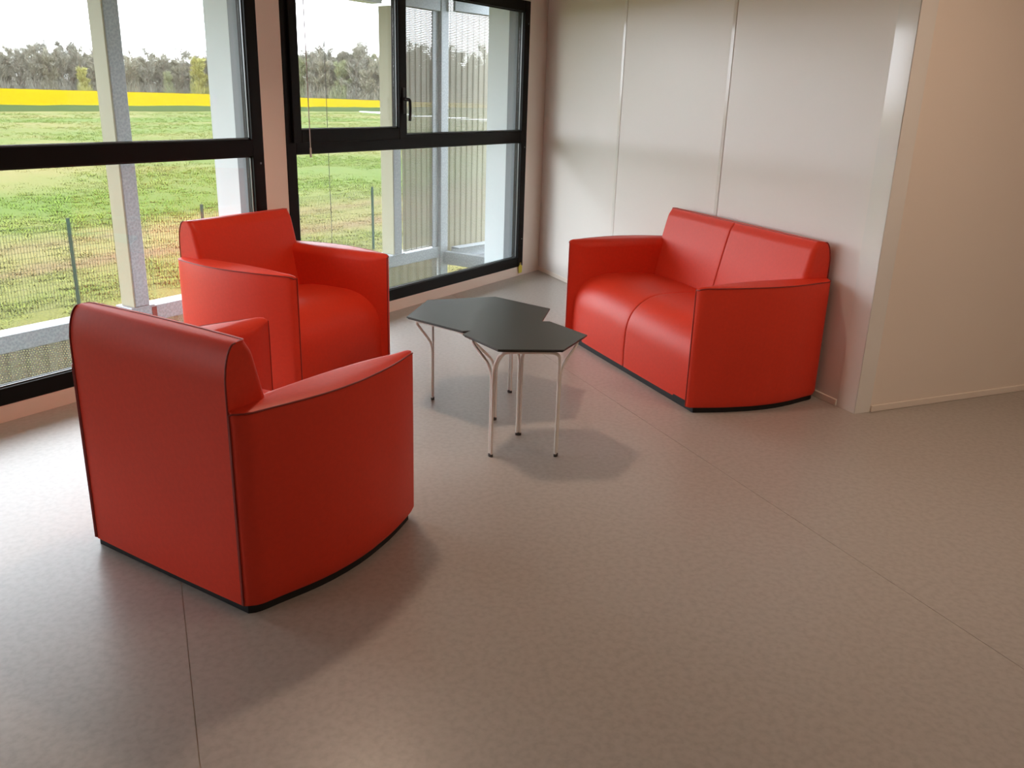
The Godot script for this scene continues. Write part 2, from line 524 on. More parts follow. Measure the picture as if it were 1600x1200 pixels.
func hex_table(label: String, c: Vector2, side: float, h: float, leg_r: float, split: float, leg_deg: float) -> void:
	var o := thing("side_table", label, "table", Transform3D(Basis(), Vector3(c.x, 0, c.y)))
	var poly := PackedVector2Array()
	for k in 6:
		var a := deg_to_rad(leg_deg + 30.0 + 60.0 * k)
		poly.append(Vector2(cos(a), sin(a)) * side)
	var under := Geometry2D.offset_polygon(poly, -0.006)[0]
	part(prism(poly, h - 0.006, h, 0.0012), "table_top", M.table_top, o)
	part(prism(under, h - 0.012, h - 0.0062), "edge_bevel", M.table_edge, o)
	var tr := 0.0065
	var yb := h - 0.0125 - tr
	for k in 3:
		# one bent tube: up leg k, out to a corner, along an edge, back down leg k+1
		var a0 := deg_to_rad(leg_deg + 120.0 * k)
		var a1 := deg_to_rad(leg_deg + 120.0 * (k + 1))
		var v0 := deg_to_rad(leg_deg + 120.0 * k + 30.0)
		var v1 := deg_to_rad(leg_deg + 120.0 * k + 90.0)
		var d0 := Vector3(-sin(a0), 0, cos(a0)) * tr
		var d1 := Vector3(-sin(a1), 0, cos(a1)) * -tr
		var f0 := Vector3(cos(a0), 0, sin(a0)) * leg_r + d0
		var f1 := Vector3(cos(a1), 0, sin(a1)) * leg_r + d1
		var c0 := Vector3(cos(v0), 0, sin(v0)) * side * 0.90
		var c1 := Vector3(cos(v1), 0, sin(v1)) * side * 0.90
		var pts := [f0 + Vector3.UP * 0.012, f0 + Vector3.UP * split, c0 + Vector3.UP * yb, c1 + Vector3.UP * yb, f1 + Vector3.UP * split, f1 + Vector3.UP * 0.012]
		part(tube(arc_path(pts, 0.05), tr, 10), "leg_frame", M.white_steel, o, 60)
		var fp := PackedVector2Array()
		for j in 12:
			var ang := TAU * j / 12
			var q := Vector2(cos(ang) * 0.009, sin(ang) * 0.014)
			fp.append(Vector2(cos(a0), sin(a0)) * leg_r + q.rotated(a0))
		part(prism(fp, 0.0, 0.014, 0.002), "foot", M.foot, o)

# ---------------------------------------------------------------- windows
func bar(p: Node3D, called: String, u0: float, u1: float, h0: float, h1: float, o0: float, o1: float, m: Material, c := 0.003) -> MeshInstance3D:
	return part(cbox(Vector3(u0, h0, o0), Vector3(u1, h1, o1), c), called, m, p)

const FH0 := 0.08
const FH1 := 2.22
const TR0 := 1.13
const TR1 := 1.222
const FW := 0.08

func window_unit(number: int, u0: float, u1: float, label: String) -> void:
	var w := struct("window_%d" % number, label, "window", at_wall(u0, 0, 0))
	var L := u1 - u0
	# frame
	bar(w, "frame_stile", 0, FW, FH0, FH1, -0.004, 0.066, M.frame)
	bar(w, "frame_stile", L - FW, L, FH0, FH1, -0.004, 0.066, M.frame)
	bar(w, "frame_rail", FW, L - FW, FH0, FH0 + FW, -0.003, 0.066, M.frame)
	bar(w, "frame_rail", FW, L - FW, FH1 - FW, FH1, -0.003, 0.066, M.frame)
	var tr := bar(w, "transom", FW, L - FW, TR0, TR1, -0.003, 0.066, M.frame)
	var m0 := L * 0.585
	bar(w, "mullion", m0, m0 + 0.055, TR1, FH1 - FW, -0.003, 0.066, M.frame)
	# opening sash in the upper bay far from the corner
	var s0 := m0 + 0.035
	var s1 := L - FW + 0.035
	var sb := TR1 - 0.028
	var st := FH1 - FW + 0.03
	var sash := Node3D.new()
	sash.name = "sash"
	w.add_child(sash)
	bar(sash, "sash_stile", s0, s0 + 0.068, sb, st, -0.022, 0.045, M.frame)
	bar(sash, "sash_stile", s1 - 0.068, s1, sb, st, -0.022, 0.045, M.frame)
	bar(sash, "sash_rail", s0 + 0.068, s1 - 0.068, sb, sb + 0.075, -0.0215, 0.045, M.frame)
	bar(sash, "sash_rail", s0 + 0.068, s1 - 0.068, st - 0.075, st, -0.0215, 0.045, M.frame)
	# panes with gaskets and a bright glazing bead
	var panes := [[w, FW, L - FW, FH0 + FW, TR0, 0.04], [w, FW, m0, TR1, FH1 - FW, 0.04], [sash, s0 + 0.068, s1 - 0.068, sb + 0.075, st - 0.075, 0.022]]
	for p in panes:
		var host: Node3D = p[0]
		part(tbox(Vector3(p[1] + 0.002, p[3] + 0.002, p[5]), Vector3(p[2] - 0.002, p[4] - 0.002, p[5] + 0.006)), "pane", M.glass, host)
		bar(host, "gasket", p[1], p[1] + 0.008, p[3], p[4], p[5] - 0.012, p[5] - 0.0005, M.gasket, 0.001)
		bar(host, "gasket", p[2] - 0.008, p[2], p[3], p[4], p[5] - 0.012, p[5] - 0.0005, M.gasket, 0.001)
		bar(host, "gasket", p[1] + 0.008, p[2] - 0.008, p[3], p[3] + 0.008, p[5] - 0.012, p[5] - 0.0005, M.gasket, 0.001)
		bar(host, "gasket", p[1] + 0.008, p[2] - 0.008, p[4] - 0.008, p[4], p[5] - 0.012, p[5] - 0.0005, M.gasket, 0.001)
		bar(host, "glazing_bead", p[1] + 0.001, p[1] + 0.006, p[3] + 0.009, p[4] - 0.009, p[5] - 0.024, p[5] - 0.0125, M.bead, 0.001)
		bar(host, "glazing_bead", p[1] + 0.009, p[2] - 0.009, p[3] + 0.001, p[3] + 0.006, p[5] - 0.024, p[5] - 0.0125, M.bead, 0.001)
	# handle: rosette, neck, lever pointing down
	var hd := Node3D.new()
	hd.name = "handle"
	sash.add_child(hd)
	var hu := s0 + 0.026
	bar(hd, "rosette", hu - 0.016, hu + 0.016, 1.36, 1.53, -0.031, -0.022, M.handle, 0.004)
	var lever := [Vector3(hu, 1.455, -0.03), Vector3(hu, 1.455, -0.062), Vector3(hu - 0.012, 1.45, -0.068), Vector3(hu - 0.016, 1.40, -0.068), Vector3(hu - 0.016, 1.315, -0.064)]
	part(tube(arc_path(lever, 0.015), 0.0105, 8), "lever", M.handle, hd, 60)
	# small plugs in the stile
	for h in [0.32, 1.09, 2.05]:
		var pl := []
		for k in 10: pl.append(Vector3(0.03 + 0.006 * cos(TAU * k / 10), h + 0.006 * sin(TAU * k / 10), 0))
		var pr := [[], []]
		for q in pl: pr[0].append(q + Vector3(0, 0, -0.0065)); pr[1].append(q + Vector3(0, 0, -0.0035))
		part(loft(pr), "cover_plug", M.bead, w)

# ---------------------------------------------------------------- outdoors: corrugated perforated sheet in local x (along), y, z (depth)
func corrugated(L: float, h0: float, h1: float, pitch: float, depth: float) -> ArrayMesh:
	var pts := []
	var x := 0.0
	while x < L:
		pts.append(Vector2(x, 0)); pts.append(Vector2(x + pitch * 0.36, 0)); pts.append(Vector2(x + pitch * 0.5, depth)); pts.append(Vector2(x + pitch * 0.86, depth))
		x += pitch
	pts.append(Vector2(x, 0))
	var v := PackedVector3Array()
	var nn := PackedVector3Array()
	var uv := PackedVector2Array()
	var run := 0.0
	for i in pts.size() - 1:
		var a: Vector2 = pts[i]
		var b: Vector2 = pts[i + 1]
		var l := a.distance_to(b)
		var n := Vector3(-(b - a).y, 0, (b - a).x).normalized() * -1.0
		var q := [Vector3(a.x, h0, a.y), Vector3(b.x, h0, b.y), Vector3(b.x, h1, b.y), Vector3(a.x, h1, a.y)]
		var t := [Vector2(run, h0), Vector2(run + l, h0), Vector2(run + l, h1), Vector2(run, h1)]
		for k in [0, 1, 2, 0, 2, 3]:
			v.append(q[k]); nn.append(n); uv.append(Vector2(t[k].x / 0.016, t[k].y / 0.028))
		run += l
	var arr := []
	arr.resize(Mesh.ARRAY_MAX)
	arr[Mesh.ARRAY_VERTEX] = v
	arr[Mesh.ARRAY_NORMAL] = nn
	arr[Mesh.ARRAY_TEX_UV] = uv
	var m := ArrayMesh.new()
	m.add_surface_from_arrays(Mesh.PRIMITIVE_TRIANGLES, arr)
	return m

# channel section beam lying along local x from 0 to L: web towards the room, flanges outwards
func channel(L: float, h: float, d: float) -> PackedVector3Array:
	var t := cbox(Vector3(0, 0, 0), Vector3(L, h, 0.012), 0.003)
	t.append_array(cbox(Vector3(0, h - 0.012, 0.010), Vector3(L, h, d), 0.003))
	t.append_array(cbox(Vector3(0, 0, 0.010), Vector3(L, 0.012, d), 0.003))
	return t

func column(u: float, label: String) -> void:
	var o := thing("steel_column", label, "column", at_wall(u, 0.13, 1.0), "columns outside the windows")
	# galvanised I-section facing the room, cream casing on its side
	var t := cbox(Vector3(-0.10, 0, 0), Vector3(0, 2.036, 0.012), 0.003)
	t.append_array(cbox(Vector3(-0.056, 0, 0.012), Vector3(-0.044, 2.036, 0.12), 0.002))
	t.append_array(cbox(Vector3(-0.10, 0, 0.12), Vector3(0, 2.036, 0.132), 0.003))
	part(t, "steel_section", M.galv, o)
	part(cbox(Vector3(0.001, 0.0, 0.002), Vector3(0.012, 2.036, 0.135), 0.002), "side_casing", M.cream, o)
	part(cbox(Vector3(-0.13, -0.012, -0.01), Vector3(0.04, 0.0, 0.16), 0.002), "base_plate", M.galv, o)

# ---------------------------------------------------------------- bare woodland tree
func tree_mesh(seed_: int, h: float, twigs: int, leaf: float) -> Array:
	var r := RandomNumberGenerator.new()
	r.seed = seed_
	var trunk := PackedVector3Array()
	var tw := PackedVector3Array()
	var wob := func(a: float) -> Vector3: return Vector3(r.randf_range(-a, a), 0, r.randf_range(-a, a))
	var path := []
	var p := Vector3.ZERO
	for k in 6:
		path.append(p)
		p += Vector3.UP * h * 0.155 + wob.call(0.25)
	for i in path.size() - 1:
		trunk.append_array(tube([path[i], path[i + 1]], lerpf(0.26, 0.09, i / 5.0), 5))
	var tips := []
	for b in 22:
		var f := r.randf_range(0.25, 1.0)
		var s: Vector3 = path[int(f * 4.99)].lerp(path[mini(int(f * 4.99) + 1, 5)], fmod(f * 4.99, 1.0))
		var ang := r.randf() * TAU
		var up := lerpf(0.5, 1.6, f)
		var L := h * lerpf(0.30, 0.20, f)
		var d := Vector3(cos(ang), up * r.randf_range(0.6, 1.1), sin(ang)).normalized()
		var mid: Vector3 = s + d * L * 0.5 + wob.call(0.3)
		var e: Vector3 = mid + (d + Vector3.UP * 0.35).normalized() * L * 0.55
		trunk.append_array(tube([s, mid, e], 0.055, 4))
		for k in 6: tips.append([s.lerp(mid, r.randf()) if k < 2 else mid.lerp(e, r.randf() * 1.1), d])
	for k in twigs:
		var tp = tips[r.randi() % tips.size()]
		var d := ((tp[1] as Vector3) + Vector3(r.randf_range(-1, 1), r.randf_range(-0.3, 1.0), r.randf_range(-1, 1)) * 1.1).normalized()
		var a: Vector3 = tp[0] + Vector3(r.randf_range(-1, 1), r.randf_range(-0.8, 0.8), r.randf_range(-1, 1)) * 0.7
		var e := a + d * r.randf_range(0.7, 1.7)
		var sd := d.cross(Vector3(r.randf_range(-1, 1), r.randf_range(-1, 1), r.randf_range(-1, 1))).normalized() * r.randf_range(0.04, 0.09) * leaf
		tw.append(a - sd); tw.append(a + sd); tw.append(e)
	for k in twigs / 2:
		var a := Vector3(r.randf_range(-3.2, 3.2), r.randf_range(0.0, 1.0) * r.randf_range(0.5, 5.5), r.randf_range(-2.5, 2.5))
		var e := a + Vector3(r.randf_range(-0.6, 0.6), r.randf_range(0.4, 1.8), r.randf_range(-0.6, 0.6))
		var sd := Vector3(r.randf_range(-1, 1), 0, r.randf_range(-1, 1)).normalized() * r.randf_range(0.04, 0.09)
		tw.append(a - sd); tw.append(a + sd); tw.append(e)
	return [mesh(trunk, 60), mesh(tw, 1)]

# ================================================================ the scene
func _ready() -> void:
	rng.seed = 7
	# ---- camera
	var cam := Camera3D.new()
	cam.name = "camera"
	cam.transform = Transform3D(Basis(Vector3(0.92261, 0.02887, 0.38466), Vector3(0.09636, 0.94833, -0.30231), Vector3(-0.37351, 0.31598, 0.87215)).orthonormalized(), Vector3(-3.2671, 1.5, 7.10507))
	cam.fov = 47.823
	cam.near = 0.05
	cam.far = 2000.0
	add_child(cam)
	cam.current = true
	# ---- sky (bright overcast) and exposure
	var env := Environment.new()
	env.background_mode = Environment.BG_SKY
	var sm := ProceduralSkyMaterial.new()
	sm.sky_top_color = Color(0.93, 0.97, 1.0)
	sm.sky_horizon_color = Color(0.96, 0.98, 1.0)
	sm.ground_bottom_color = Color(0.2, 0.22, 0.14)
	sm.ground_horizon_color = Color(0.3, 0.32, 0.22)
	sm.sky_energy_multiplier = 1.0
	sm.ground_energy_multiplier = 1.0
	sm.sun_angle_max = 0.0
	env.background_energy_multiplier = 9.0
	env.sky = Sky.new()
	env.sky.sky_material = sm
	env.tonemap_mode = Environment.TONE_MAPPER_LINEAR
	env.tonemap_exposure = 1.0
	env.sdfgi_enabled = true
	env.ssao_enabled = true
	env.ssil_enabled = true
	var we := WorldEnvironment.new()
	we.environment = env
	add_child(we)

	make_materials()
	build_room()
	build_windows()
	build_furniture()
	build_small()
	build_facade()
	build_land()
	build_lamps()

func room_polygon() -> PackedVector2Array:
	var e := BW * Vector3(11.8, 0, 0)
	return PackedVector2Array([Vector2(0, 0), Vector2(0, WALL_L), Vector2(4.2, WALL_L), Vector2(4.2, 10.6), Vector2(e.x, 10.6), Vector2(e.x, e.z)])

func build_room() -> void:
	var room := room_polygon()
	var fl := struct("floor", "warm grey mottled vinyl floor laid in wide welded sheets", "floor")
	part(prism(Geometry2D.offset_polygon(room, 0.09)[0], -0.28, -0.0025), "screed", M.underlay, fl)
	var xs := [-12.0, -9.81, -7.63, -5.45, -3.27, -1.09, 1.09, 3.27, 5.0]
	for i in xs.size() - 1:
		var strip := PackedVector2Array([Vector2(xs[i] + 0.0012, -1), Vector2(xs[i + 1] - 0.0012, -1), Vector2(xs[i + 1] - 0.0012, 12), Vector2(xs[i] + 0.0012, 12)])
		for poly in Geometry2D.intersect_polygons(strip, room):
			part(prism(poly, -0.0025, 0.0), "vinyl_sheet", M.vinyl, fl)
	var ce := struct("ceiling", "plain off-white ceiling", "ceiling", Transform3D(Basis(), Vector3(0, CEIL, 0)))
	part(prism(Geometry2D.offset_polygon(room, 0.35)[0], 0.0, 0.2), "ceiling_slab", M.ceiling, ce)
	# panelled wall behind the sofa
	var wb := struct("wall_back", "glossy white wall of tall panels with narrow joint strips behind the sofa", "wall")
	part(tbox(Vector3(0.006, -0.28, -0.3), Vector3(0.14, CEIL, WALL_L - 0.006)), "wall_core", M.paint, wb)
	var js := [0.0, 1.331, 2.606, WALL_L - 0.0]
	for i in 3:
		part(cbox(Vector3(0.0, 0.0, js[i] + (0.003 if i else 0.0)), Vector3(0.006, CEIL, js[i + 1] - (0.003 if i < 2 else 0.0)), 0.0015), "wall_panel", M.panel, wb)
	for i in [1, 2]:
		# glossy cover strip beside the joint, its face slightly canted
		var rows := []
		for y in [0.0, CEIL]:
			rows.append([Vector3(0.001, y, js[i] - 0.027), Vector3(-0.0052, y, js[i] - 0.027), Vector3(-0.0004, y, js[i] - 0.003), Vector3(0.001, y, js[i] - 0.003)])
		part(loft(rows), "joint_strip", M.gloss_strip, wb)
	var wr := struct("wall_right", "plain warm white wall returning beyond the outer corner", "wall")
	part(tbox(Vector3(0.006, -0.28, WALL_L - 0.15), Vector3(4.35, CEIL, WALL_L)), "wall_core", M.paint, wr)
	var t1 := struct("trim_1", "white angle trim folded round the outer wall corner", "trim")
	var l := cbox(Vector3(-0.0025, 0, WALL_L - 0.125), Vector3(0.0005, CEIL, WALL_L + 0.0025), 0.001)
	l.append_array(cbox(Vector3(-0.0025, 0, WALL_L - 0.0005), Vector3(0.10, CEIL, WALL_L + 0.0025), 0.001))
	part(l, "angle_trim", M.profile, t1)
	var bb := struct("baseboard_back", "low white baseboard along the panelled wall", "baseboard")
	part(cbox(Vector3(-0.010, 0.0, 0.012), Vector3(0.0, 0.036, WALL_L - 0.127), 0.003), "board", M.paint, bb)
	var br := struct("baseboard_right", "low white baseboard along the right wall", "baseboard")
	part(cbox(Vector3(0.102, 0.0, WALL_L), Vector3(4.2, 0.036, WALL_L + 0.010), 0.003), "board", M.paint, br)
	# the rest of the room, behind and beside the camera
	var e := BW * Vector3(11.8, 0, 0)
	var wf := struct("wall_front", "plain white wall behind the viewer", "wall")
	part(tbox(Vector3(e.x - 0.15, -0.28, 10.6), Vector3(4.35, CEIL, 10.75)), "wall_core", M.paint, wf)
	var wfr := struct("wall_far_right", "plain white wall at the right end of the room", "wall")
	part(tbox(Vector3(4.2, -0.28, WALL_L), Vector3(4.35, CEIL, 10.6)), "wall_core", M.paint, wfr)
	var wfl := struct("wall_far_left", "plain white wall at the left end of the room", "wall")
	part(tbox(Vector3(e.x - 0.15, -0.28, e.z - 0.3), Vector3(e.x, CEIL, 10.6)), "wall_core", M.paint, wfl)

const WINS := [[0.283, 2.996], [3.17, 5.883], [6.85, 9.563]]

func build_windows() -> void:
	# window wall: solid pieces round the openings; inside face at out = 0, outer cladding to 0.37
	var w := struct("wall_left", "white window wall with narrow piers and a low sill under black frames", "wall", at_wall(0, 0, 0))
	var edges := [-0.5]
	for k in WINS: edges.append(k[0]); edges.append(k[1])
	edges.append(12.1)
	for i in range(0, edges.size(), 2):
		var a: float = edges[i]
		var b: float = edges[i + 1]
		part(tbox(Vector3(a, 0.0, 0.0), Vector3(b, FH1, 0.07)), "pier", M.paint, w)
		part(tbox(Vector3(a - (0.047 if i else 0.0), -0.4, 0.07), Vector3(b + (0.047 if i < edges.size() - 2 else 0.0), CEIL + 0.2, 0.37)), "outer_pier", M.white_clad, w)
	part(tbox(Vector3(-0.5, 0.0, 0.0005), Vector3(12.1, FH0, 0.0695)), "sill_wall", M.paint, w)
	part(tbox(Vector3(-0.5, FH1, 0.0005), Vector3(12.1, CEIL, 0.0695)), "head_wall", M.paint, w)
	part(tbox(Vector3(-0.5, -0.4, 0.0705), Vector3(12.1, FH0 + 0.03, 0.15)), "outer_sill_wall", M.white_clad, w)
	part(tbox(Vector3(-0.5, FH1 - 0.03, 0.0705), Vector3(12.1, CEIL + 0.2, 0.36)), "outer_head_wall", M.white_clad, w)
	for k in WINS:
		for e in [[k[0] + 0.047, 0.004], [k[1] - 0.047, -0.004]]:
			var x0: float = minf(e[0], e[0] + e[1])
			part(tbox(Vector3(x0, FH0 + 0.03, 0.0665), Vector3(x0 + 0.004, FH1 - 0.03, 0.166)), "jamb_flashing", M.grey_flash, w)
		# sloped white outer sill
		var q := [[], []]
		for s in 2:
			var u: float = k[0] + 0.052 if s == 0 else k[1] - 0.052
			for p in [Vector2(0.067, 0.135), Vector2(0.165, 0.122), Vector2(0.165, 0.105), Vector2(0.067, 0.11)]: q[s].append(Vector3(u, p.y, p.x))
		part(loft(q), "outer_sill", M.white_clad, w)
	window_unit(1, WINS[0][0], WINS[0][1], "black framed window nearest the room corner with tilt sash and handle")
	window_unit(2, WINS[1][0], WINS[1][1], "black framed window at the left edge behind the armchairs")
	window_unit(3, WINS[2][0], WINS[2][1], "black framed window left of the view")

func build_furniture() -> void:
	upholstered("armchair", "red leather armchair seen from behind, nearest the viewer", "armchair", Transform3D(Basis(Vector3.UP, 2.179), Vector3(-3.312, 0, 4.443)), 0.0, 0.361, false, "red armchairs")
	upholstered("armchair", "red leather armchair facing the table with its back to the windows", "armchair", Transform3D(Basis(Vector3.UP, 0.655), Vector3(-2.822, 0, 2.056)), 0.0, 0.361, false, "red armchairs")
	upholstered("sofa", "red leather two-seat sofa with centre seams against the white panelled wall", "sofa", Transform3D(Basis(Vector3.UP, -PI / 2 - 0.012), Vector3(-0.022, 0, 2.949)), 0.357, 0.705, true)
	hex_table("larger black hexagonal table on white tube legs, near the windows", Vector2(-1.778, 3.203), 0.372, 0.478, 0.244, 0.30, 213.0)
	hex_table("smaller black hexagonal table overlapping the larger one, nearest the viewer", Vector2(-1.807, 3.825), 0.268, 0.530, 0.166, 0.405, 48.0)

func build_small() -> void:
	# key tag hanging at the lower corner of the corner window
	var k := thing("key_tag", "yellow plastic key tag hanging from the lower right corner of window frame", "key tag", at_wall(0.335, 0.025, -0.012))
	var pts := PackedVector2Array([Vector2(-0.024, 0), Vector2(0.024, 0), Vector2(0.027, 0.004), Vector2(0.027, 0.058), Vector2(0.012, 0.074), Vector2(-0.012, 0.074), Vector2(-0.027, 0.058), Vector2(-0.027, 0.004)])
	var body := moved(prism(pts, 0.0, 0.004, 0.001), Transform3D(Basis(Vector3.RIGHT, -PI / 2), Vector3(0, 0, 0)))
	body = moved(body, Transform3D(Basis(Vector3(1, 0, 0), Vector3(0, 1, 0), Vector3(0, 0, 1)), Vector3.ZERO))
	var lo := INF
	for p in body: lo = minf(lo, p.y)
	part(moved(body, Transform3D(Basis(), Vector3(0, -lo, 0)) if lo > -0.04 else Transform3D(Basis(Vector3.RIGHT, PI), Vector3.ZERO)), "tag_body", M.tag_yellow, k)
	var ring := []
	for i in 17: ring.append(Vector3(0.010 * cos(TAU * i / 16), 0.080 + 0.010 * sin(TAU * i / 16), -0.002))
	part(tube(ring, 0.002, 6), "ring", M.tag_yellow, k, 60)
	var hook := thing("key", "small metal key standing in the lock of the corner window frame", "key", at_wall(0.335, 0.103, -0.004))
	part(tube([Vector3(0, 0, 0), Vector3(0, 0, -0.012)], 0.003, 6), "key_shank", M.brass, hook, 60)
	part(cbox(Vector3(-0.006, -0.006, -0.016), Vector3(0.006, 0.006, -0.011), 0.002), "key_bow", M.brass, hook)
	# thin pull cord down the sash and dark cable outside it
	var c := thing("pull_cord", "thin white pull cord hanging down the corner window's sash", "cord", at_wall(2.83, 1.11, -0.032))
	part(tube([Vector3(0, 0.05, 0), Vector3(0.004, 0.6, 0), Vector3(0.02, CEIL - 1.11, 0.0)], 0.003, 6), "cord", M.cord_white, c, 60)
	part(tube([Vector3(0, 0.0, 0), Vector3(0, 0.012, 0), Vector3(0, 0.055, 0)], 0.006, 8), "toggle", M.cord_white, c, 60)
	var d := thing("cable", "thin dark cable hanging down outside the corner window", "cable", at_wall(2.50, 0.115, 0.13))
	part(tube([Vector3(0, 0, 0), Vector3(0.01, 1.0, 0), Vector3(0.015, 2.09, 0)], 0.0022, 5), "wire", M.cable, d, 60)

func build_facade() -> void:
	column(3.412, "cream and galvanised steel column outside the left window")
	column(0.815, "cream and galvanised steel column outside the corner window")
	# rail along the building, perforated parapet below it
	var r := thing("galvanised_rail", "long galvanised channel rail running outside below the windows", "rail", at_wall(-0.0, 0.0, 1.0))
	part(moved(channel(11.9, 0.10, 0.15), Transform3D(Basis(), Vector3(0.17, 0.018, 0))), "channel", M.galv, r)
	part(cbox(Vector3(3.265, 0.03, -0.006), Vector3(3.30, 0.112, 0.0), 0.002), "red_reflection", M.reflection_red, r)  # thin red plate standing in for the armchair mirrored in the window glass
	var sk := thing("parapet_sheet", "perforated corrugated sheet hanging below the galvanised rail", "metal sheet", at_wall(0.175, 0, 1.02))
	put(corrugated(11.9, -1.6, 0.017, 0.115, 0.022), "sheet", M.perforated, sk)
	# closed screen from the corner column to the corner post
	var po := thing("corner_post", "galvanised corner post of the perforated screen", "post", at_wall(0.165, -0.3, 0.98))
	part(cbox(Vector3(-0.11, 0, 0), Vector3(0.0, 2.64, 0.11), 0.004), "shaft", M.galv, po)
	part(cbox(Vector3(0.001, 0.42, 0.03), Vector3(0.085, 2.64, 0.04), 0.002), "flange", M.galv, po)
	var s1 := thing("screen_sheet", "perforated corrugated screen between the corner column and corner post", "metal sheet", at_wall(0.20, 0, 1.03))
	put(corrugated(0.46, 0.125, 2.34, 0.078, 0.007), "sheet", M.perforated, s1)
	var bm := thing("galvanised_beam", "galvanised beam over the perforated screen left of the corner post", "beam", at_wall(0.168, 2.176, 0.985))
	part(cbox(Vector3(0, 0, 0), Vector3(0.55, 0.16, 0.03), 0.004), "beam_plate", M.galv, bm)
	# eaves beam on the columns and the canopy over the walkway
	var eb := thing("eaves_beam", "pale eaves beam carried by the columns outside the windows", "beam", at_wall(0.93, 2.168, 1.0))
	part(cbox(Vector3(0, 0, 0), Vector3(11.0, 0.18, 0.12), 0.004), "beam_body", M.white_clad, eb)
	var cn := thing("canopy", "pale canopy projecting from the facade over the walkway", "canopy", at_wall(-0.5, 2.36, 0.375))
	part(cbox(Vector3(0, 0, 0), Vector3(12.6, 0.12, 1.95), 0.005), "canopy_slab", M.white_clad, cn)
	# second screen turned towards the building, beyond the post
	var base := at_wall(0.05, 0, 1.0)
	var turned := Transform3D(base.basis * Basis(Vector3.UP, PI - deg_to_rad(7.0)), base.origin)
	var s2 := thing("screen_sheet", "perforated corrugated screen beyond the corner post on the right", "metal sheet", turned)
	put(corrugated(1.6, 0.06, 2.34, 0.078, 0.007), "sheet", M.perforated, s2)
	var b2 := thing("galvanised_beam", "galvanised beam over the right-hand perforated screen", "beam", turned * Transform3D(Basis(), Vector3(0.02, 2.19, 0.045)))
	part(cbox(Vector3(0, 0, 0), Vector3(1.6, 0.10, 0.03), 0.004), "beam_plate", M.galv, b2)
	var b3 := thing("galvanised_beam", "low galvanised beam at the foot of the right-hand screen", "beam", turned * Transform3D(Basis(), Vector3(0.02, -0.02, 0.045)))
	part(channel(1.6, 0.13, 0.10), "channel", M.galv, b3)
	# cross beam from the post back to the building
	var cb := thing("cross_beam", "galvanised floor beam from the corner post back to the facade", "beam", at_wall(0.05, -0.05, 0.375))
	part(cbox(Vector3(0, 0, 0), Vector3(0.07, 0.12, 0.60), 0.004), "beam_body", M.galv, cb)

